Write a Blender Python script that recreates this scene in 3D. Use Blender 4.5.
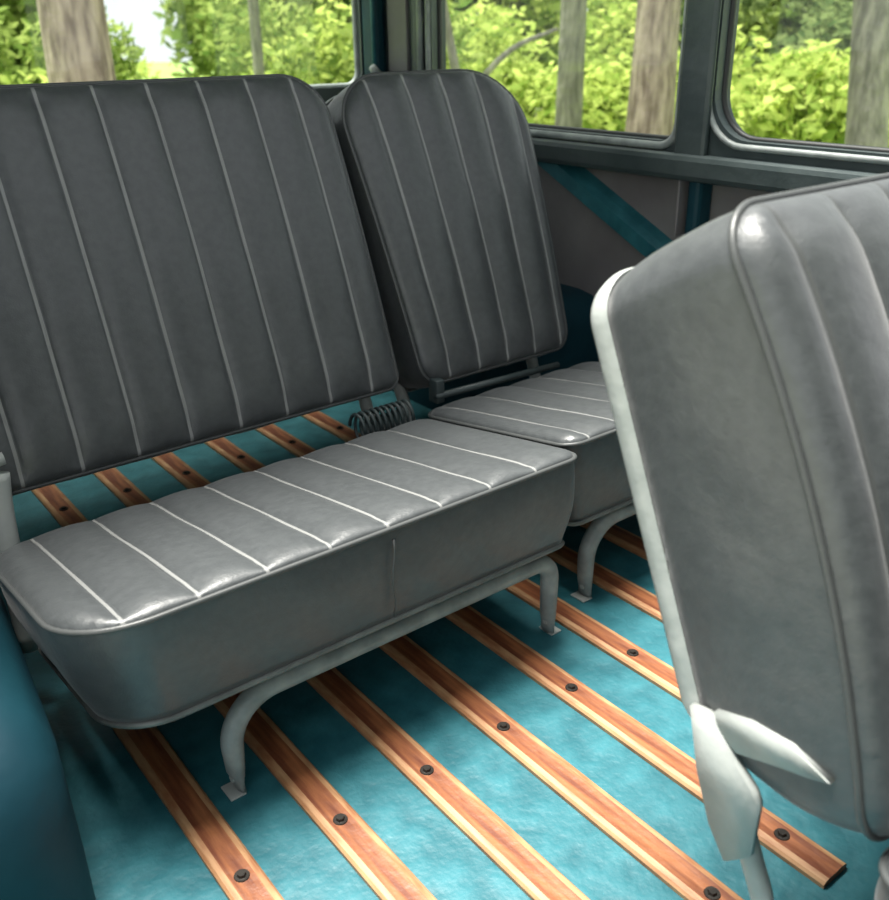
import bpy, bmesh, math, random
from mathutils import Vector, Matrix, noise
random.seed(7)
SC = bpy.context.scene
COL = SC.collection
for o in list(bpy.data.objects): bpy.data.objects.remove(o)

# ------------------------------------------------------------ camera
cd = bpy.data.cameras.new('camera'); cam = bpy.data.objects.new('camera', cd); COL.objects.link(cam)
Rm = Matrix(((0.787, 0.262, -0.559), (-0.617, 0.315, -0.721), (-0.013, 0.912, 0.409)))
Rm = Rm.to_quaternion().to_matrix()
cam.matrix_world = Matrix.Translation((0, 0, 1.15)) @ Rm.to_4x4()
cd.sensor_fit = 'HORIZONTAL'; cd.sensor_width = 36; cd.lens = 36*927.9/889
cd.clip_start = .02; cd.clip_end = 300
cd.dof.use_dof = True; cd.dof.focus_distance = 1.7; cd.dof.aperture_fstop = 4.5
SC.camera = cam
# ------------------------------------------------------------ world, light, exposure
W = bpy.data.worlds.new('overcast_sky'); SC.world = W; W.use_nodes = True
nt = W.node_tree; nt.nodes.clear()
out = nt.nodes.new('ShaderNodeOutputWorld'); bg = nt.nodes.new('ShaderNodeBackground')
tc = nt.nodes.new('ShaderNodeTexCoord'); sp = nt.nodes.new('ShaderNodeSeparateXYZ'); rp = nt.nodes.new('ShaderNodeValToRGB')
nt.links.new(tc.outputs['Generated'], sp.inputs[0]); nt.links.new(sp.outputs['Z'], rp.inputs[0])
rp.color_ramp.elements[0].position = 0.02; rp.color_ramp.elements[0].color = (1.4, 1.45, 1.5, 1)
rp.color_ramp.elements[1].position = 0.75; rp.color_ramp.elements[1].color = (.93, .97, 1, 1)
nt.links.new(rp.outputs[0], bg.inputs[0]); bg.inputs[1].default_value = .72
nt.links.new(bg.outputs[0], out.inputs[0])
sd = bpy.data.lights.new('sun', 'SUN'); sd.energy = 12.0; sd.angle = math.radians(30); sd.color = (1, .97, .9)
sun = bpy.data.objects.new('sun', sd); COL.objects.link(sun)
sun.rotation_euler = Vector((-.08, .27, 1.3)).to_track_quat('Z', 'Y').to_euler()
sun.location = (-6, -2, 12)
vs = SC.view_settings
vs.view_transform = 'Standard'; vs.look = 'None'; vs.gamma = 1; vs.use_curve_mapping = False
vs.exposure = 0.25
SC.cycles.use_denoising = True
SC.cycles.max_bounces = 8; SC.cycles.transparent_max_bounces = 16
SC.cycles.caustics_reflective = False; SC.cycles.caustics_refractive = False

# ------------------------------------------------------------ materials
def mat(name, col, rough=.5, metal=0, col2=None, nscale=8, npos=(.35, .65), bump=0, bscale=200, stretch=None,
        bump2=0, bscale2=10, spec=.5, detail=4, coord='Object', rvar=0):
    m = bpy.data.materials.new(name); m.use_nodes = True; t = m.node_tree; b = t.nodes['Principled BSDF']
    b.inputs['Roughness'].default_value = rough; b.inputs['Metallic'].default_value = metal
    b.inputs['Specular IOR Level'].default_value = spec
    b.inputs['Base Color'].default_value = (*col, 1)
    c = t.nodes.new('ShaderNodeTexCoord'); mp = t.nodes.new('ShaderNodeMapping')
    t.links.new(c.outputs[coord], mp.inputs[0])
    if stretch: mp.inputs['Scale'].default_value = stretch
    if col2 is not None:
        n = t.nodes.new('ShaderNodeTexNoise'); n.inputs['Scale'].default_value = nscale; n.inputs['Detail'].default_value = detail
        r = t.nodes.new('ShaderNodeValToRGB')
        r.color_ramp.elements[0].position = npos[0]; r.color_ramp.elements[0].color = (*col, 1)
        r.color_ramp.elements[1].position = npos[1]; r.color_ramp.elements[1].color = (*col2, 1)
        t.links.new(mp.outputs[0], n.inputs['Vector']); t.links.new(n.outputs[0], r.inputs[0]); t.links.new(r.outputs[0], b.inputs['Base Color'])
    if rvar:
        n = t.nodes.new('ShaderNodeTexNoise'); n.inputs['Scale'].default_value = 14; n.inputs['Detail'].default_value = 5
        k = t.nodes.new('ShaderNodeMapRange'); k.inputs['To Min'].default_value = rough-rvar; k.inputs['To Max'].default_value = rough+rvar
        t.links.new(c.outputs[coord], n.inputs['Vector']); t.links.new(n.outputs[0], k.inputs[0]); t.links.new(k.outputs[0], b.inputs['Roughness'])
    last = None
    for st, s in ((bump, bscale), (bump2, bscale2)):
        if st:
            n = t.nodes.new('ShaderNodeTexNoise'); n.inputs['Scale'].default_value = s; n.inputs['Detail'].default_value = 3
            bp = t.nodes.new('ShaderNodeBump'); bp.inputs['Strength'].default_value = st; bp.inputs['Distance'].default_value = .3/s
            t.links.new(c.outputs[coord], n.inputs['Vector']); t.links.new(n.outputs[0], bp.inputs['Height'])
            if last: t.links.new(last.outputs[0], bp.inputs['Normal'])
            last = bp
    if last: t.links.new(last.outputs[0], b.inputs['Normal'])
    return m
VINYL = mat('charcoal_vinyl', (.053, .059, .062), .41, col2=(.066, .073, .076), nscale=60, bump=.4, bscale=300, bump2=.16, bscale2=14, rvar=.04, spec=.8)
VINYL.node_tree.nodes['Principled BSDF'].inputs['Sheen Weight'].default_value = .25
VINYL.node_tree.nodes['Principled BSDF'].inputs['Sheen Roughness'].default_value = .35
SEAM_HL = mat('pressed_seam_highlight', (.26, .265, .26), .27, bump=.2, bscale=200)  # pressed seams, with the pleat highlights painted into their pale grey
VINYL_SIDE = VINYL
WELT = mat('vinyl_welt', (.075, .08, .08), .36, bump=.2, bscale=300)
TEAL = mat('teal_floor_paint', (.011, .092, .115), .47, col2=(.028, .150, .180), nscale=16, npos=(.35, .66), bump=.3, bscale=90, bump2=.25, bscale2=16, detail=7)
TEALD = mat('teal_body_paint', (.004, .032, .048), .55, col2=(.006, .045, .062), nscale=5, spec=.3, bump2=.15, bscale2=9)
WOOD = mat('orange_brown_wood', (.13, .036, .016), .45, col2=(.31, .115, .045), nscale=9, stretch=(9, .8, 6), detail=6, bump=.3, bscale=60)
WOODE = mat('pale_worn_wood_edge', (.27, .115, .05), .5, col2=(.44, .26, .13), nscale=12, stretch=(6, 1.2, 4), detail=5)
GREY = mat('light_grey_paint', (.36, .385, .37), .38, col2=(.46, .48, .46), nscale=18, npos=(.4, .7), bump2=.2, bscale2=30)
GREYW = mat('worn_grey_paint', (.20, .225, .22), .42, col2=(.34, .37, .36), nscale=22, npos=(.35, .7), bump2=.2, bscale2=30)
PANM = mat('dull_grey_pan_paint', (.11, .12, .115), .42, col2=(.20, .215, .205), nscale=22, npos=(.35, .7))
BOLT = mat('dark_steel', (.05, .045, .04), .4, .7, col2=(.02, .018, .016), nscale=40)
FRAME = mat('dark_green_grey_paint', (.035, .050, .052), .42, col2=(.055, .072, .072), nscale=6, bump2=.2, bscale2=20)
SKIN = mat('bare_grey_inner_skin', (.15, .135, .14), .6, col2=(.20, .19, .19), nscale=5, bump2=.2, bscale2=12)
RUBBER = mat('black_rubber', (.02, .022, .022), .5)
UNSEEN_ROOF = mat('unseen_ceiling_paint', (.16, .20, .20), .6)
BARK = mat('brown_bark', (.20, .145, .12), .9, col2=(.52, .41, .34), nscale=7, stretch=(3, 3, .7), bump=.8, bscale=14, detail=8)
BARKG = mat('grey_bark', (.16, .15, .13), .9, col2=(.38, .35, .30), nscale=7, stretch=(3, 3, .7), bump=.8, bscale=14, detail=8)
GRASS = mat('grass', (.16, .26, .05), .9, col2=(.34, .46, .12), nscale=2.5, detail=8)
def leafmat(name, a, b):
    m = bpy.data.materials.new(name); m.use_nodes = True; t = m.node_tree; t.nodes.clear()
    o = t.nodes.new('ShaderNodeOutputMaterial'); d = t.nodes.new('ShaderNodeBsdfDiffuse'); tr = t.nodes.new('ShaderNodeBsdfTranslucent'); mx = t.nodes.new('ShaderNodeMixShader')
    g = t.nodes.new('ShaderNodeNewGeometry'); r = t.nodes.new('ShaderNodeValToRGB')
    r.color_ramp.elements[0].color = (*a, 1); r.color_ramp.elements[1].color = (*b, 1)
    t.links.new(g.outputs['Random Per Island'], r.inputs[0])
    for s in (d, tr): t.links.new(r.outputs[0], s.inputs['Color'])
    mx.inputs[0].default_value = .45
    t.links.new(d.outputs[0], mx.inputs[1]); t.links.new(tr.outputs[0], mx.inputs[2]); t.links.new(mx.outputs[0], o.inputs[0])
    return m
LEAFY = leafmat('bright_yellow_green_leaves', (.20, .30, .05), (.68, .76, .22))
LEAFM = leafmat('mid_green_leaves', (.12, .20, .04), (.46, .54, .16))
LEAFD = leafmat('deep_green_leaves', (.07, .12, .04), (.28, .34, .13))
def glassmat():
    m = bpy.data.materials.new('window_glass'); m.use_nodes = True; t = m.node_tree; t.nodes.clear()
    o = t.nodes.new('ShaderNodeOutputMaterial'); a = t.nodes.new('ShaderNodeBsdfTransparent'); g = t.nodes.new('ShaderNodeBsdfGlossy'); mx = t.nodes.new('ShaderNodeMixShader')
    a.inputs[0].default_value = (.93, .96, .94, 1); g.inputs['Roughness'].default_value = .02; mx.inputs[0].default_value = .02
    t.links.new(a.outputs[0], mx.inputs[1]); t.links.new(g.outputs[0], mx.inputs[2]); t.links.new(mx.outputs[0], o.inputs[0])
    return m
GLASS = glassmat()

# ------------------------------------------------------------ helpers
ORG = {}
def obj(name, bm, mats, parent=None, smooth=True, origin=None):
    org = ORG[parent.name] if parent else Vector(origin or (0, 0, 0))
    bm.normal_update()
    if org.length: bmesh.ops.translate(bm, verts=bm.verts, vec=-org)
    me = bpy.data.meshes.new(name); bm.to_mesh(me); bm.free()
    for p in me.polygons: p.use_smooth = smooth
    for m in (mats if isinstance(mats, (list, tuple)) else [mats]): me.materials.append(m)
    o = bpy.data.objects.new(name, me); COL.objects.link(o)
    if parent: o.parent = parent
    else: o.location = org
    ORG[o.name] = org
    return o
def tag(o, label=None, cat=None, group=None, kind=None):
    if label: o['label'] = label
    if cat: o['category'] = cat
    if group: o['group'] = group
    if kind: o['kind'] = kind
    return o
def thing(name, loc, label, cat, group=None):
    o = bpy.data.objects.new(name, None); o.empty_display_size = .1; COL.objects.link(o); o.location = loc; ORG[o.name] = Vector(loc)
    return tag(o, label, cat, group)
def struct(name, bm, m, smooth=False, parent=None):
    o = obj(name, bm, m, parent, smooth=smooth)
    if not parent: o['kind'] = 'structure'
    return o
def box(bm, lo, hi, bev=0, seg=2):
    vs_ = [bm.verts.new((x, y, z)) for x in (lo[0], hi[0]) for y in (lo[1], hi[1]) for z in (lo[2], hi[2])]
    fs = [bm.faces.new([vs_[i] for i in q]) for q in ((0, 1, 3, 2), (4, 6, 7, 5), (0, 4, 5, 1), (2, 3, 7, 6), (0, 2, 6, 4), (1, 5, 7, 3))]
    if bev:
        es = list({e for f in fs for e in f.edges})
        bmesh.ops.bevel(bm, geom=es, offset=bev, segments=seg, affect='EDGES', profile=.5)
    return bm
def tube(bm, pts, r, n=12, closed=False, flat=None, caps=True):
    pts = [Vector(p) for p in pts]; rings = []; N = len(pts); prev = None
    for i, p in enumerate(pts):
        a = pts[(i-1) % N] if (closed or i > 0) else p; b = pts[(i+1) % N] if (closed or i < N-1) else p
        d = (b-a).normalized()
        if prev is None:
            u = d.orthogonal().normalized()
        else:
            u = (prev-d*prev.dot(d)).normalized()
        prev = u; v = d.cross(u)
        rr = r[i] if isinstance(r, (list, tuple)) else r
        ring = []
        for k in range(n):
            q = u*math.cos(2*math.pi*k/n)*rr+v*math.sin(2*math.pi*k/n)*rr
            if flat:
                ax, f = flat(i); q = q-ax*q.dot(ax)*(1-f)
            ring.append(bm.verts.new(p+q))
        rings.append(ring)
    for i in range(N if closed else N-1):
        A = rings[i]; B = rings[(i+1) % N]
        for k in range(n): bm.faces.new((A[k], A[(k+1) % n], B[(k+1) % n], B[k]))
    if not closed and caps:
        bm.faces.new(rings[0][::-1]); bm.faces.new(rings[-1])
    return bm
def arc(c, r, a0, a1, n, ax1, ax2):
    return [Vector(c)+Vector(ax1)*r*math.cos(a0+(a1-a0)*i/n)+Vector(ax2)*r*math.sin(a0+(a1-a0)*i/n) for i in range(n+1)]
def bez(pts, n=8):   # Catmull-Rom through points
    P = [Vector(p) for p in pts]; P = [P[0]*2-P[1]]+P+[P[-1]*2-P[-2]]; o = []
    for i in range(1, len(P)-2):
        for k in range(n):
            t = k/n
            o.append(.5*((2*P[i])+(P[i+1]-P[i-1])*t+(2*P[i-1]-5*P[i]+4*P[i+1]-P[i+2])*t*t+(3*P[i]-P[i-1]-3*P[i+1]+P[i+2])*t**3))
    o.append(P[-2]); return o
def rrect(a0, b0, a1, b1, r, n=8):
    """rounded rectangle outline, r = radii at (a0,b0),(a1,b0),(a1,b1),(a0,b1)"""
    if not isinstance(r, (tuple, list)): r = (r,)*4
    P = []
    for (cx, cy, rr, s) in ((a0+r[0], b0+r[0], r[0], math.pi), (a1-r[1], b0+r[1], r[1], 1.5*math.pi), (a1-r[2], b1-r[2], r[2], 0), (a0+r[3], b1-r[3], r[3], .5*math.pi)):
        for i in range(n+1):
            t = s+i/n*math.pi/2; P.append((cx+rr*math.cos(t), cy+rr*math.sin(t)))
    return P
def plate(outer, holes, th, mapf):
    cu = bpy.data.curves.new('tmp', 'CURVE'); cu.dimensions = '2D'; cu.fill_mode = 'BOTH'; cu.extrude = th/2
    for P in [outer]+holes:
        s = cu.splines.new('POLY'); s.points.add(len(P)-1); s.use_cyclic_u = True
        for i, (a, b) in enumerate(P): s.points[i].co = (a, b, 0, 1)
    o = bpy.data.objects.new('tmp', cu); COL.objects.link(o)
    me = bpy.data.meshes.new_from_object(o.evaluated_get(bpy.context.evaluated_depsgraph_get()))
    bm = bmesh.new(); bm.from_mesh(me)
    bpy.data.objects.remove(o); bpy.data.curves.remove(cu); bpy.data.meshes.remove(me)
    for v in bm.verts: v.co = mapf(v.co)
    bmesh.ops.remove_doubles(bm, verts=bm.verts, dist=1e-5)
    bmesh.ops.recalc_face_normals(bm, faces=bm.faces)
    return bm

# ------------------------------------------------------------ structure
XW, YR, ZT = 2.0, 2.95, 1.72
bm = bmesh.new(); box(bm, (-.18, -1.3, -.04), (XW+.06, YR+.05, 0)); tag(struct('floor', bm, TEAL), 'teal painted metal load floor')
bm = bmesh.new(); box(bm, (-.15, 1.66, ZT), (XW+.06, YR+.05, ZT+.03)); struct('unseen_ceiling', bm, UNSEEN_ROOF)  # unseen roof, front edge set to shade the backrests below an invented opening
bm = bmesh.new(); box(bm, (-.18, -1.3, ZT), (XW+.06, .02, ZT+.03)); struct('ceiling_front_blocker', bm, UNSEEN_ROOF)  # unseen front roof, added to block low sky light
# side wall: window band with two rounded openings
side = lambda c: Vector((XW+.03+c.z, c.x, c.y))
W2 = rrect(1.605, .890, 2.62, 1.5, .045)
W3 = rrect(.45, .905, 1.49, 1.5, (.09, .11, .09, .09))
bm = plate([(.25, .80), (YR+.05, .80), (YR+.05, ZT), (.25, ZT)], [W2, W3], .06, side)
wr = struct('wall_right', bm, FRAME)
bm = bmesh.new(); box(bm, (XW+.05, .25, 0), (XW+.06, YR+.05, .80))
tag(struct('wall_right_skin', bm, SKIN), kind='structure')
for i, Wn in ((2, W2), (3, W3)):
    bm = bmesh.new(); tube(bm, [(XW+.035, a, b) for a, b in Wn], .009, 8, closed=True)
    fr = struct('window_%d' % i, bm, RUBBER, True)
    bm = bmesh.new(); tube(bm, [(XW-.001, a, b) for a, b in rrect(min(p[0] for p in Wn)-.014, min(p[1] for p in Wn)-.014, max(p[0] for p in Wn)+.014, max(p[1] for p in Wn)+.014, 0.06 if i == 2 else .11)], .011 if i == 2 else .008, 8, closed=True)
    o = obj('window_trim', bm, GREYW, fr)
    bm = bmesh.new(); f = bm.faces.new([bm.verts.new((XW+.04, a, b)) for a, b in Wn]); 
    g = bmesh.ops.extrude_face_region(bm, geom=[f]); bmesh.ops.translate(bm, verts=[v for v in g['geom'] if isinstance(v, bmesh.types.BMVert)], vec=(.004, 0, 0))
    bmesh.ops.recalc_face_normals(bm, faces=bm.faces); obj('glass_pane', bm, GLASS, fr, smooth=False)
# inner body framing below the side windows
def sbox(name, lo, hi, m, bev=.006):
    bm = bmesh.new(); box(bm, lo, hi, bev); return struct(name, bm, m)
sbox('trim_1', (XW-.035, .25, .80), (XW+.05, YR, .865), FRAME, .015)          # belt rail
sbox('trim_2', (XW-.01, 1.50, 0), (XW+.05, 1.54, .81), TEALD, .012)         # post under pillar
sbox('trim_3', (XW-.02, 1.49, .84), (XW+.0, 1.59, 1.72), FRAME, .012)         # pillar between windows
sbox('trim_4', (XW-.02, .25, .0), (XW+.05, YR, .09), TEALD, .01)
sbox('trim_5', (XW-.02, 1.555, .66), (XW+.045, 1.562, .80), SKIN, .002)
# diagonal brace: a shallow hat-section strap on the inner skin
bm = bmesh.new()
A = Vector((XW+.005, 2.13, .82)); B = Vector((XW+.005, 1.40, .475))
d = (B-A).normalized(); s = Vector((1, 0, 0)).cross(d).normalized()
prof = [(-.045, .045), (-.033, .02), (-.02, 0), (.02, 0), (.033, .02), (.045, .045)]
ra = [bm.verts.new(A+s*p+Vector((q, 0, 0))) for p, q in prof]; rb = [bm.verts.new(B+s*p+Vector((q, 0, 0))) for p, q in prof]
for i in range(5): bm.faces.new((ra[i], ra[i+1], rb[i+1], rb[i]))
bm.faces.new(ra); bm.faces.new(rb[::-1]); bm.faces.new((ra[0], rb[0], rb[5], ra[5]))
bmesh.ops.recalc_face_normals(bm, faces=bm.faces)
struct('trim_6', bm, TEAL)
# rear wall with the wide window
rear = lambda c: Vector((c.x, YR+.025+c.z, c.y))
W1 = rrect(.2, .985, 1.945, 1.5, .05)
bm = plate([(-.05, 0), (XW+.06, 0), (XW+.06, ZT), (-.05, ZT)], [W1], .05, rear); struct('wall_rear', bm, FRAME)
bm = bmesh.new(); tube(bm, [(a, YR+.03, b) for a, b in W1], .011, 8, closed=True); fr = struct('window_1', bm, GREYW, True)
bm = bmesh.new(); box(bm, (.2, YR+.03, .985), (1.945, YR+.034, 1.5)); obj('glass_pane', bm, GLASS, fr, smooth=False)
# corner pillar dressings
sbox('trim_7', (XW-.055, 2.87, 0), (XW, YR, ZT), TEALD, .018)
bm = bmesh.new(); tube(bm, [(XW-.05, 2.88, .9), (XW-.05, 2.88, 1.7)], .008, 8); struct('trim_8', bm, TEAL, True)
sbox('trim_9', (XW-.012, 2.74, .86), (XW+.01, 2.85, ZT), SKIN, .004)
bm = bmesh.new(); tube(bm, [(XW-.012, 2.665, .87), (XW-.012, 2.665, 1.7)], .011, 8); struct('trim_10', bm, GREYW, True)
bm = bmesh.new(); tube(bm, [(XW-.02, 2.86, 1.015), (XW-.05, 2.86, 1.02)], .012, 12); tube(bm, [(XW-.05, 2.86, 1.02), (XW-.075, 2.86, 1.05)], [.017, .012], 12)
kn = obj('latch_knob', bm, GREY, None, origin=(XW-.04, 2.86, 1.0)); tag(kn, 'small pale latch knob on the rear corner pillar', 'latch')
# left side: quarter wall behind the door jamb
Wl = rrect(1.55, .9, 2.75, 1.5, .06)
bm = plate([(1.28, 0), (YR+.05, 0), (YR+.05, ZT), (1.28, ZT)], [Wl], .05, lambda c: Vector((.0+c.z, c.x, c.y))); struct('wall_left', bm, FRAME)
# unseen body sides with the door opening and closed front, added to block light
bm = plate([(-1.25, 0), (1.3, 0), (1.3, .95), (1.15, .95), (1.05, .12), (-.7, .12), (-.75, .95), (-1.25, .95)], [], .05, lambda c: Vector((-.16+c.z, c.x, c.y))); struct('wall_left_front_blocker', bm, FRAME)
bm = plate([(-1.25, 0), (.25, 0), (.25, .90), (-1.25, .90)], [], .06, side); struct('wall_right_front_blocker', bm, FRAME)
bm = bmesh.new(); box(bm, (-.18, -1.3, 0), (XW+.06, -1.25, ZT)); struct('wall_front_blocker', bm, FRAME)  # closed up to the roof to keep front sky light off the backrests
# left wheel housing: rounded hump rising beside the bench
bm = bmesh.new(); R_ = []
for z, xr, yf, rr in ((0, .186, 1.00, .10), (.10, .186, 1.0, .10), (.20, .184, 1.01, .10), (.27, .182, 1.02, .10), (.32, .155, 1.05, .09), (.35, .11, 1.09, .07), (.36, .05, 1.14, .04)):
    R_.append([bm.verts.new((a+(max(0, b-1.1)*.28 if a > .05 else 0)*(1 if b < 1.5 else .4/max(.4, b-1.1)), b, z)) for a, b in rrect(-.12, yf, xr, 2.3, (.02, rr, .05, .02), 10)])
for A, B in zip(R_, R_[1:]):
    for i in range(len(A)): bm.faces.new((A[i], A[(i+1) % len(A)], B[(i+1) % len(A)], B[i]))
bm.faces.new(R_[-1]); bmesh.ops.recalc_face_normals(bm, faces=bm.faces)
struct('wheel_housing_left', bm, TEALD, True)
# right wheel housing
bm = bmesh.new()
prof = [(1.86, 0), (1.86, .34), (1.87, .39), (1.90, .42), (1.96, .43), (2.6, .43), (2.7, .41), (2.74, .34), (2.74, 0)]
pr = []
for x in (1.74, 1.76, 1.80, XW+.05):
    k = {1.74: .94, 1.76: .98}.get(x, 1); pr.append([bm.verts.new((x, 2.3+(y-2.3)*(0.97 if x == 1.74 else 1), z*k)) for y, z in prof])
for a, b in zip(pr, pr[1:]):
    for i in range(len(prof)-1): bm.faces.new((a[i], a[i+1], b[i+1], b[i]))
bm.faces.new(pr[0]); bmesh.ops.recalc_face_normals(bm, faces=bm.faces)
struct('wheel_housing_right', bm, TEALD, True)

# ------------------------------------------------------------ floor slats
ords = ['nearest the left wheel housing', 'second from the left', 'third from the left', 'fourth from the left', 'fifth from the left, running under the foreground seat frame',
        'sixth from the left, beyond the bench leg', 'seventh from the left, under the single seat leg', 'eighth from the left', 'closest to the far side wall']
for k in range(9):
    x = .368+.1725*k; y0 = .435; y1 = 2.86 if x < 1.55 else 1.85; hw = .031
    r = thing('floor_slat', (x, y0, 0), 'orange brown wooden floor slat, ' + ords[k], 'wooden slat', 'wooden slats bolted along the teal floor')
    bm = bmesh.new(); nn = 40
    pf = [(-hw, 0), (-hw, .007), (-hw+.004, .011), (-hw+.013, .0125), (-.004, .0118), (.006, .0119), (hw-.013, .0125), (hw-.004, .011), (hw, .007), (hw, 0)]
    rows = []
    for i in range(nn+1):
        y = y0+(y1-y0)*i/nn; w = 1+.02*noise.noise(Vector((k*9, y*4, 0)))
        rows.append([bm.verts.new((x+a*w+.0008*noise.noise(Vector((k, y*6, a*60))), y, b)) for a, b in pf])
    for A, B in zip(rows, rows[1:]):
        for i in range(len(pf)-1):
            f = bm.faces.new((A[i], A[i+1], B[i+1], B[i])); f.material_index = 1 if i < 3 or i > 5 else 0
    bm.faces.new(rows[0]); bm.faces.new(rows[-1][::-1]); bmesh.ops.recalc_face_normals(bm, faces=bm.faces)
    obj('wood_strip', bm, [WOOD, WOODE], r, smooth=False)
    for yb in (.526, .981, 1.43, 1.885, 2.35, 2.78):
        if yb > y1-.04: continue
        bm = bmesh.new(); tube(bm, [(x, yb, .0115), (x, yb, .0135)], [.0125, .0115], 18)
        for a in range(1):
            tube(bm, [(x, yb, .0135), (x, yb, .0175)], [.0075, .006], 6)
        obj('bolt', bm, BOLT, r, smooth=False)

# ------------------------------------------------------------ upholstery
class Slab:
    def __init__(s, P0, V, N, W, L, T, rad, seams, crown=.03, Rc=.07, pd=.018, taper=0, bulge=.008, flare=0, bow=0, seed=0, tuck=0, topk=0, lin=0):
        s.topk = topk; s.lin = lin; s.pw = .0026 if lin else .0034
        s.P0, s.V, s.N = Vector(P0), Vector(V), Vector(N); s.W, s.L, s.T = W, L, T; s.rad = rad; s.seams = seams
        s.crown, s.Rc, s.pd, s.taper, s.bulge, s.flare, s.bow, s.seed, s.tuck = crown, Rc, pd, taper, bulge, flare, bow, seed, tuck
    def w(s, x, v, n):   # local -> world; x from 0..W, v 0..L
        cx = s.W/2; x = cx+(x-cx)*(1+s.taper*(v/s.L-.5))
        n_ = n; n = n+s.bow*4*(v/s.L)*(1-v/s.L)*(1-min(1, max(0, -n_/s.T)))
        if n_ < 0:
            q = min(1.2, -n_/s.T); x = x+s.lin*q*max(0, 1-x/s.W/.4); v = v-s.topk*q*max(0, v/s.L)+s.tuck*q*q*(1-min(1, max(0, v/s.L)))
        return s.P0+Vector((x, 0, 0))+s.V*v+s.N*n
    def hwid(s, v):      # lower and upper x bounds at v, radii: (v0 x0, v0 x1, v1 x1, v1 x0)
        def ins(r0, r1):
            if v < r0: return r0-math.sqrt(max(0, r0*r0-(r0-v)**2))
            if v > s.L-r1: return r1-math.sqrt(max(0, r1*r1-(v-s.L+r1)**2))
            return 0
        return ins(s.rad[0], s.rad[3]), s.W-ins(s.rad[1], s.rad[2])
    def dist(s, x, v):
        r = s.rad[(0 if v < s.L/2 else 3) if x < s.W/2 else (1 if v < s.L/2 else 2)]
        dx = min(x, s.W-x); dv = min(v, s.L-v)
        if dx < r and dv < r: return max(0, r-math.hypot(r-dx, r-dv))
        return min(dx, dv)
    def height(s, x, v):
        d = s.dist(x, v); q = 1-min(d/s.Rc, 1); h = s.crown*math.sqrt(max(0, 1-q**2.2))
        S = s.seams; f = min(1, d/.03)
        p = 1
        # outermost panels run out to the border; a seam is a tight groove between two pillows
        dm = 9
        for a in S: dm = min(dm, abs(x-a-.002*math.sin(v*7+a*20)))
        wch = .045
        if S and dm < wch: p = (1-(1-dm/wch)**2)**.5*.8+.2*min(1, dm/wch)
        elif S and (x < S[0] or x > S[-1]): p = 1
        h += s.pd*(p-1)*f
        if dm < .003: h += .003*math.cos(dm/.003*math.pi/2)*f
        h += .0025*noise.noise(Vector((x*7, v*7, s.seed)))*f
        return h
    def top(s):
        bm = bmesh.new(); rows = []
        xs = set(); nx = int(s.W/.012)
        for i in range(nx+1): xs.add(round(s.W*i/nx, 5))
        for a in s.seams:
            for o in (-.03, -.02, -.014, -.009, -.006, -.0034, -.0026, -.0013, 0, .0013, .0026, .0034, .006, .009, .014, .02, .03): xs.add(round(a+o, 5))
        for o in (.002, .005, .009, .014, .02): xs.add(o); xs.add(round(s.W-o, 5))
        xs = sorted(x for x in xs if 0 <= x <= s.W)
        nv = int(s.L/.012); vsx = {round(s.L*i/nv, 5) for i in range(nv+1)}
        for o in (.002, .005, .009, .014, .02): vsx.add(o); vsx.add(round(s.L-o, 5))
        for v in sorted(vsx):
            a, b = s.hwid(v)
            rows.append([bm.verts.new(s.w(min(max(x, a), b), v, s.height(min(max(x, a), b), v))) for x in xs])
        for A, B in zip(rows, rows[1:]):
            for i in range(len(xs)-1):
                f = bm.faces.new((A[i], A[i+1], B[i+1], B[i])); m = (xs[i]+xs[i+1])/2
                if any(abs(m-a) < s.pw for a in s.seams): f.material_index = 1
        bmesh.ops.remove_doubles(bm, verts=bm.verts, dist=2e-5)
        return bm
    def outline(s, off=0, n=10, extra=16):
        P = rrect(-off, -off, s.W+off, s.L+off, [r+off for r in s.rad], n); o = []
        for i, p in enumerate(P):
            q = P[(i+1) % len(P)]; L = math.dist(p, q); m = max(1, int(L/.03))
            for k in range(m): o.append((p[0]+(q[0]-p[0])*k/m, p[1]+(q[1]-p[1])*k/m))
        return o
    def sides(s, bm, n0=0, n1=None, off0=0, off1=0, bulge=None, seg=10, cap=True, wr=.0025):
        n1 = -s.T if n1 is None else n1; bulge = s.bulge if bulge is None else bulge; R = []
        base = s.outline(0)
        cx, cy = s.W/2, s.L/2
        nrm = []
        for i, p in enumerate(base):
            a = base[i-1]; b = base[(i+1) % len(base)]; t = Vector((b[0]-a[0], b[1]-a[1])).normalized(); nrm.append(Vector((t.y, -t.x)))
        for j in range(seg+1):
            t = j/seg; off = off0+(off1-off0)*t+bulge*math.sin(math.pi*t); n = n0+(n1-n0)*t
            ring = []
            for p, m in zip(base, nrm):
                e = off+wr*math.sin(math.pi*t)*noise.noise(Vector((p[0]*9, p[1]*9, t*2+s.seed)))*2
                tk = 0
                ring.append(bm.verts.new(s.w(p[0]+m.x*e, p[1]+m.y*e+tk, n)))
            R.append(ring)
        k = len(base)
        for A, B in zip(R, R[1:]):
            for i in range(k): bm.faces.new((A[i], B[i], B[(i+1) % k], A[(i+1) % k]))
        if cap: bm.faces.new(R[-1])
        return bm
    def body(s, off1=0):
        bm = s.top(); s.sides(bm, off1=off1); bmesh.ops.recalc_face_normals(bm, faces=bm.faces); return bm
    def loop(s, n, off, r):
        bm = bmesh.new(); tube(bm, [s.w(x, v, n) for x, v in s.outline(off)], r, 8, closed=True); return bm
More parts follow.
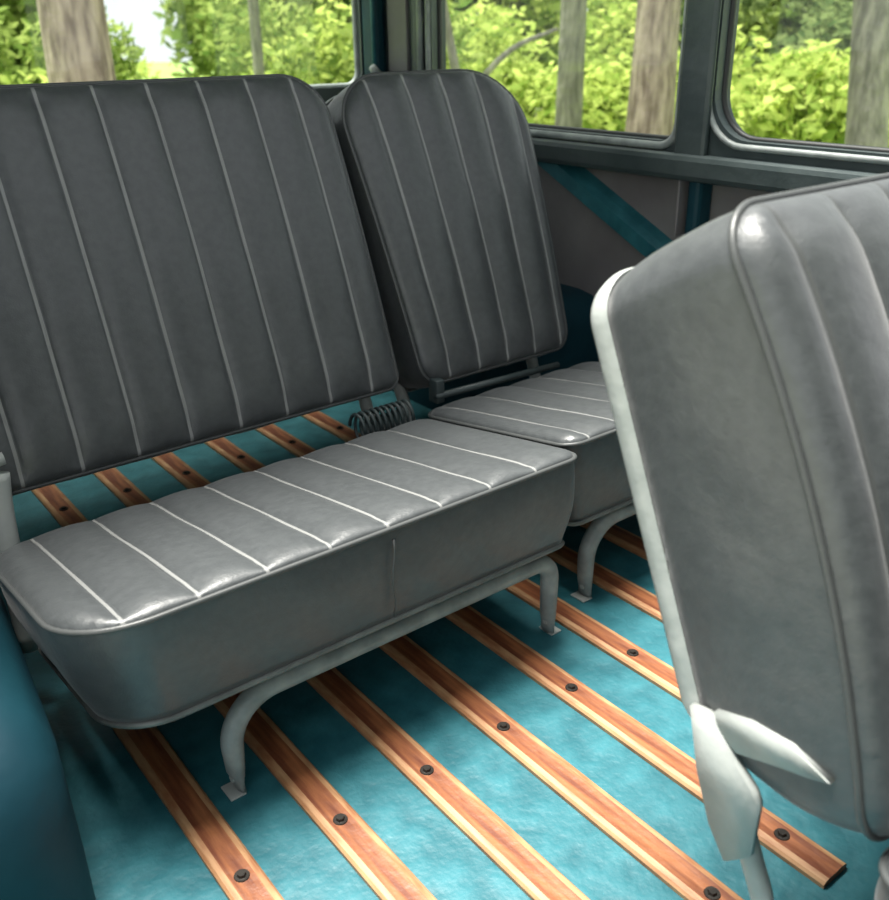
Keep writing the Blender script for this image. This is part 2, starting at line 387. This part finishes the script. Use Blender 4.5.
    def pan(s, t, off, lip=.004):
        bm = bmesh.new()
        s.sides(bm, -s.T+.004, -s.T-t, off, off, bulge=lip, seg=6, wr=0)
        # inner face so that the rim has a visible top
        o = s.outline(off-.02 if off > .02 else 0); o2 = s.outline(off)
        a = [bm.verts.new(s.w(x, v, -s.T+.004)) for x, v in s.outline(min(0, off))]
        bmesh.ops.recalc_face_normals(bm, faces=bm.faces); bm.faces.new(a)
        bmesh.ops.remove_doubles(bm, verts=bm.verts, dist=2e-5)
        return bm

def backrest(root, xl, W, base, lean, T, L, rad, seams, taper=0, pan_t=.02, pan_off=.006, panmat=GREYW, seed=0, seam_mat=None, bow=.012, crown=.03, arms=True, arm_r=.016, foot=None, tuck=0, topk=0, straight=False, Rc=.085):
    c, sn = math.cos(lean), math.sin(lean)
    S = Slab((xl, base[0], base[1]), (0, sn, c), (0, -c, sn), W, L, T, rad, seams, crown=crown, Rc=Rc, taper=taper, seed=seed, bow=bow, tuck=tuck, topk=topk)
    b = obj('backrest', S.body(), [VINYL, seam_mat or SEAM_HL], root)
    obj('piping', S.loop(0, .002, .0045), WELT, b)
    obj('backrest_shell', S.pan(pan_t, pan_off), panmat, root)
    if arms:
        for sx, m in ((0.018, 1), (W-.018, 1)):
            bm = bmesh.new()
            top = S.w(sx, .12, -T-pan_t*.5); mid = S.w(sx, -.02, -T-pan_t*.5); low = S.w(sx, -.10, -T-pan_t*.5)
            fy = foot if foot is not None else low.y-.05
            if straight: pts = bez([(low.x, .50, .39), (low.x, .434, .238), (low.x, .404, .17), (low.x, .375, .06), (low.x, .372, 0)], 6)
            else: pts = bez([top, mid, low, Vector((low.x, fy, .10)), Vector((low.x, fy-.01, .0))], 6)
            tube(bm, pts, arm_r, 12); bmesh.ops.recalc_face_normals(bm, faces=bm.faces)
            obj('support_arm', bm, panmat, root)
    return S
def cushion(root, xl, W, y, z, slope, L, T, rad, seams, seed=0, crown=.022, pan=True, tuck=.0):
    c, sn = math.cos(slope), math.sin(slope)
    S = Slab((xl, y, z), (0, c, -sn), (0, -.03, 1), W, L, T, rad, seams, crown=crown, Rc=.06, seed=seed, bulge=.010, pd=.015, tuck=tuck, lin=.032)
    b = obj('seat_cushion', S.body(-.014), [VINYL, SEAM_HL], root)
    obj('piping', S.loop(0, .002, .0045), WELT, b)
    obj('seat_pan', S.pan(.006, -.009, .003), PANM, root)
    return S
def leg_frame(root, x0, x1, y, z, r, rb0=.09, rb1=.05, m=GREYW, bolts=True):
    """bent tube: foot - sweep - straight bar - sweep - foot, with pinched bolted feet"""
    pts = [Vector((x0+.004, y, 0)), Vector((x0+.002, y, .02)), Vector((x0, y, .045))]
    pts += arc((x0+rb0, y, z-rb0), rb0, math.pi, math.pi/2, 10, (1, 0, 0), (0, 0, 1))
    pts += [Vector((x0+(x1-x0)*t, y, z)) for t in (.35, .5, .65)]
    pts += arc((x1-rb1, y, z-rb1), rb1, math.pi/2, 0, 10, (1, 0, 0), (0, 0, 1))
    pts += [Vector((x1, y, .045)), Vector((x1, y, .02)), Vector((x1, y, 0))]
    n = len(pts)
    def fl(i):
        k = {0: .35, 1: .4, 2: .8}.get(min(i, n-1-i), 1); return Vector((1, 0, 0)), k
    bm = bmesh.new(); tube(bm, pts, r, 14, flat=fl); bmesh.ops.recalc_face_normals(bm, faces=bm.faces)
    f = obj('leg_frame', bm, m, root)
    for x, s in ((x0, -1), (x1, 1)):
        bm = bmesh.new(); box(bm, (x-.006 if s > 0 else x-.022, y-.02, 0), (x+.022 if s > 0 else x+.006, y+.02, .004), .001, 1)
        tube(bm, [(x-.011, y-.002, .030), (x+.012, y-.002, .030)], .007, 6)
        obj('foot_bolt', bm, GREY, f, smooth=False)
def seam_list(first, step, n, xl): return [first+step*i-xl for i in range(n)]
SL = math.atan(.085/.5); T_ = .195; LEAN = math.atan(.42)

# double bench
R1 = thing('bench_seat', (.70, 1.4, 0), 'wide charcoal vinyl bench seat with pleated backrest, at the left over the slatted floor', 'bench seat', 'pleated charcoal vinyl vehicle seats')
C1 = cushion(R1, .222, .958, 1.10, .418, SL, .50, .188, (.12, .035, .05, .09), seam_list(.300, .109, 8, .222), seed=1)
bm = bmesh.new(); tube(bm, [C1.w(.515+.004*math.sin(i), -.0035-.010*math.sin(math.pi*i/10), -.188*i/10) for i in range(1, 10)], .0022, 8); tag(obj('side_seam', bm, WELT, [o for o in R1.children if o.name.startswith('seat_cushion')][0]), 'sewn upright seam in the front boxing')
backrest(R1, .215, .965, (1.695, .392), LEAN, .13, .732, (.03, .03, .10, .10), seam_list(.327, .1105, 8, .215), seed=2, panmat=GREY)
leg_frame(R1, .448, 1.162, 1.155, .178, .019, .085, .045)
leg_frame(R1, .448, 1.162, 1.50, .104, .017, .06, .045)
# single seat
R2 = thing('bench_seat', (1.5, 1.45, 0), 'narrow single charcoal vinyl seat between the wide bench and the far side wall', 'bench seat', 'pleated charcoal vinyl vehicle seats')
cushion(R2, 1.215, .57, 1.165, .405, SL, .50, T_, (.04, .035, .06, .06), seam_list(1.27, .105, 5, 1.215), seed=3)
backrest(R2, 1.235, .53, (1.695, .375), LEAN, .13, .745, (.05, .05, .17, .13), seam_list(1.315, .103, 5, 1.235), taper=.17, seed=4, panmat=GREY)
leg_frame(R2, 1.318, 1.70, 1.20, .178, .019, .085, .045)
leg_frame(R2, 1.318, 1.70, 1.53, .10, .017, .06, .045)
# foreground seat
R3 = thing('bench_seat', (1.25, .2, 0), 'charcoal vinyl seat seen from its side with light grey shell rim, in the right foreground', 'bench seat', 'pleated charcoal vinyl vehicle seats')
backrest(R3, .78, .96, (.298, .354), LEAN, .178, .688, (.06, .05, .06, .06), seam_list(.835, .106, 9, .78), seed=5, panmat=GREY, pan_t=.024, pan_off=.003, arm_r=.014, crown=.045, tuck=.075, topk=.03, straight=True, seam_mat=WELT, bow=.034)
P3 = [(.520, .420), (.492, .424), (.453, .385), (.421, .359), (.413, .345), (.414, .262), (.446, .228), (.475, .27), (.50, .335)]
bm = bmesh.new(); fa = [bm.verts.new((.764, y, z)) for y, z in P3]; fb = [bm.verts.new((.776, y, z)) for y, z in P3]
bm.faces.new(fa); bm.faces.new(fb[::-1])
for i in range(len(P3)): bm.faces.new((fa[i], fa[i-1], fb[i-1], fb[i]))
bmesh.ops.recalc_face_normals(bm, faces=bm.faces); bmesh.ops.bevel(bm, geom=bm.edges[:], offset=.002, segments=2, affect='EDGES')
obj('hinge_plate', bm, GREY, R3)
P3 = [(0.488, 0.429), (0.44, 0.446), (0.389, 0.448), (0.339, 0.429), (0.365, 0.419), (0.408, 0.406), (0.453, 0.391), (0.479, 0.41)]  # pale strip standing in for the highlight on the vinyl fold
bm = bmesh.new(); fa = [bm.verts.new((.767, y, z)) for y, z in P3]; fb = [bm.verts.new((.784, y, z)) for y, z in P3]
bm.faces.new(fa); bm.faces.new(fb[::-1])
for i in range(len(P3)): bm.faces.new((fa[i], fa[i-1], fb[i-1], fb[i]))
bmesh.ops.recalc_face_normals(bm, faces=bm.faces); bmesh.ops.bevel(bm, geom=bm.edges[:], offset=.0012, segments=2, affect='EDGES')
obj('fold_highlight_strip', bm, GREY, R3)
# springs and hinge of the wide bench
bm = bmesh.new(); n = 150
tube(bm, [(1.03+.15*i/n, 1.655+.026*math.cos(i*.42), .335+.034*math.sin(i*.42)) for i in range(n+1)], .0042, 6); obj('return_spring', bm, FRAME, R1)
bm = bmesh.new(); tube(bm, bez([(.262, 1.60, .12), (.266, 1.62, .26), (.274, 1.645, .38), (.284, 1.66, .45)], 5), .021, 14); obj('hinge_post', bm, GREY, R1)
bm = bmesh.new(); box(bm, (.250, 1.655, .37), (.262, 1.70, .47), .004); tube(bm, [(.235, 1.675, .44), (.285, 1.675, .44)], .016, 12); tube(bm, [(.245, 1.66, .47), (.30, 1.66, .475)], .012, 10); obj('hinge_bracket', bm, GREY, R1)
bm = bmesh.new(); box(bm, (1.27, 1.665, .33), (1.295, 1.70, .39), .004); tube(bm, [(1.27, 1.67, .35), (1.68, 1.67, .34)], .009, 10); obj('hinge_bracket', bm, FRAME, R2)
cushion(R3, .772, .92, -.21, .425, math.atan(.08/.5), .50, .17, (.06, .06, .04, .04), seam_list(.86, .109, 8, .772), seed=6)
leg_frame(R3, .95, 1.6, -.15, .20, .019)
leg_frame(R3, .95, 1.6, .20, .14, .017, .05, .05)

# ------------------------------------------------------------ outdoors
bm = bmesh.new()
gv = {}
for i in range(41):
    for j in range(41):
        x = -40+3*i; y = -40+3*j; gv[i, j] = bm.verts.new((x, y, -.62+.15*noise.noise(Vector((x*.1, y*.1, 0)))))
for i in range(40):
    for j in range(40): bm.faces.new((gv[i, j], gv[i+1, j], gv[i+1, j+1], gv[i, j+1]))
g = struct('ground', bm, GRASS, True)
# camera-independent placing: azimuth measured from +Y towards +X, distance in metres
def polar(az, d, z=0): a = math.radians(az); return Vector((math.sin(a)*d, math.cos(a)*d, z))
def leaves(bm, c, rad, n, size):
    c = Vector(c)
    lobes = [(Vector((random.uniform(-.6, .6)*rad[0], random.uniform(-.6, .6)*rad[1], random.uniform(-.6, .6)*rad[2])), random.uniform(.3, .55)) for _ in range(9)]
    for _ in range(n):
        lc, lr = random.choice(lobes)
        d = Vector((random.gauss(0, 1), random.gauss(0, 1), random.gauss(0, 1))).normalized()*lr*(random.random()**.4)
        p = c+lc+Vector((d.x*rad[0], d.y*rad[1], d.z*rad[2]))
        u = Vector((random.gauss(0, 1), random.gauss(0, 1), random.gauss(0, 1))).normalized(); v = u.orthogonal().normalized()
        s = size*random.uniform(.6, 1.3)
        bm.faces.new([bm.verts.new(p+u*s), bm.verts.new(p+v*s*.5), bm.verts.new(p-u*s), bm.verts.new(p-v*s*.5)])
def trunk(bm, base, h, r, lean=(0, 0), flare=1.5, forks=()):
    b = Vector(base); pts = []; rs = []
    for i in range(13):
        t = i/12; pts.append(b+Vector((lean[0]*t*h+.04*h*.1*math.sin(3*t), lean[1]*t*h, h*t))); rs.append(r*(1-.35*t)*(1+(flare-1)*math.exp(-t*h*1.6)))
    tube(bm, pts, rs, 18)
    for (t, dx, dy, dz, rr) in forks:
        p = pts[int(t*12)]; q = p+Vector((dx, dy, dz))
        tube(bm, bez([p, p.lerp(q, .5)+Vector((0, 0, .1)), q], 5), [rr*(1-.06*i) for i in range(11)], 8)
def tree(name, az, d, h, r, label, lean=(0, 0), barkm=BARK, leafm=LEAFM, crown=True, forks=(), cz=None, flare=1.5):
    base = polar(az, d, -.66)
    t = thing(name, base, label, 'tree', 'trees seen through the windows')
    bm = bmesh.new(); trunk(bm, base, h, r, lean, flare, forks); obj('trunk', bm, barkm, t)
    if crown:
        bm = bmesh.new(); leaves(bm, base+Vector((lean[0]*h, lean[1]*h, h+.6)), (1.1, 1.1, 1.3), 700, .13); obj('foliage', bm, leafm, t, smooth=False)
    return t
bm = bmesh.new(); box(bm, (-9, -9, -.7), (4.5, 5, -.45)); struct('ground_bounce_slab', bm, mat('pale_bounce_ground', (.30, .29, .27), .9, col2=(.42, .41, .38), nscale=30))  # unseen pale slab, added to bounce neutral light into the cabin
tree('tree', 18.0, 6.0, 5.0, .20, 'thick brown trunked tree outside the rear window at the far left', flare=1.35)
tree('tree', 27.5, 9.0, 5.0, .055, 'thin pole like sapling outside the rear window', barkm=BARKG, flare=1.1)
tree('tree', 45.2, 8.5, 5.0, .125, 'straight slim grey trunked tree outside the first side window', barkm=BARKG, flare=1.15)
tree('tree', 49.8, 7.0, 5.0, .16, 'broad reddish brown trunked tree beside the window pillar', flare=1.9)
tree('tree', 62.5, 7.0, 5.0, .14, 'leaning brown trunked tree outside the second side window', lean=(.05, .16), barkm=BARKG, flare=1.3)
tree('tree', 41.0, 7.5, 4.0, .04, 'crooked young tree behind the single seat backrest', lean=(-.16, .12), barkm=BARKG, forks=((.4, .5, -.5, .5, .03), (.55, -.5, .4, .4, .025)), flare=1.1)
bushes = [(12, 10, LEAFY, 1.3), (16.5, 12, LEAFM, 1.6), (22.3, 15, LEAFY, 1.35), (29, 12, LEAFM, 1.8), (33, 11, LEAFY, 1.5), (36.5, 10, LEAFM, 1.6),
          (40, 12, LEAFY, 1.7), (43.5, 11, LEAFY, 1.5), (47, 12, LEAFM, 1.8), (51, 12, LEAFY, 1.6), (55, 10, LEAFY, 1.3), (58, 12, LEAFD, 2.0), (61, 10, LEAFY, 1.1), (65, 12, LEAFY, 1.5), (69, 12, LEAFM, 1.7)]
words = ['at the left end of the rear window view', 'behind the thick trunk', 'low against the pale sky right of the thick trunk', 'behind the thin pole tree', 'toward the right end of the rear window',
         'behind the rear corner pillar', 'beyond the single seat backrest', 'left of the slim grey trunk', 'between the slim grey and reddish trunks', 'behind the pillar between the side windows',
         'low at the left end of the second side window', 'tall and dark in the second side window', 'low and bright in the middle of the second side window', 'behind the leaning trunk', 'past the leaning trunk at the right edge']
for (a, d, m, hh), w_ in zip(bushes, words):
    base = polar(a, d, -.62)
    t = thing('bush', base, {LEAFY: 'bright yellow green', LEAFM: 'mid green', LEAFD: 'deep green'}[m]+' leafy bush '+w_, 'bush', 'bushes beyond the windows')
    bm = bmesh.new(); leaves(bm, base+Vector((0, 0, hh*.62)), (1.35, 1.35, hh*.75), 4200, .075); obj('foliage', bm, m, t, smooth=False)
    bm = bmesh.new(); trunk(bm, base-Vector((0, 0, .05)), hh*.7, .05, (0, 0), 1.2, ((.4, .3, .1, .4, .02), (.5, -.3, .1, .4, .02))); obj('stem', bm, BARKG, t)

wd = ['at the far left of the rear window', 'left of the pale sky gap', 'right of the pale sky gap', 'behind the thin pole tree', 'at the right end of the rear window', 'left of the first side window', 'behind the slim grey trunk', 'behind the reddish trunk', 'behind the window pillar', 'left in the second side window', 'right in the second side window', 'behind the leaning trunk']
for (a, d, m), w_ in zip([(13, 19, LEAFM), (15.5, 21, LEAFD), (27.3, 25, LEAFD), (29, 21, LEAFM), (33, 19, LEAFD), (37.5, 20, LEAFM), (42, 19, LEAFY), (46.5, 20, LEAFM), (51, 19, LEAFM), (55.5, 20, LEAFD), (60, 22, LEAFM), (65, 20, LEAFD)], wd):
    base = polar(a, d, -.6)
    t = thing('woodland_tree', base, 'distant broad leafy tree '+w_, 'tree', 'distant leafy trees')
    bm = bmesh.new(); leaves(bm, base+Vector((0, 0, 2.0)), (2.2, 2.2, 3.0), 3200, .17); obj('foliage', bm, m, t, smooth=False)
    bm = bmesh.new(); trunk(bm, base-Vector((0, 0, .1)), 3.2, .14, (0, 0), 1.3); obj('trunk', bm, BARKG, t)
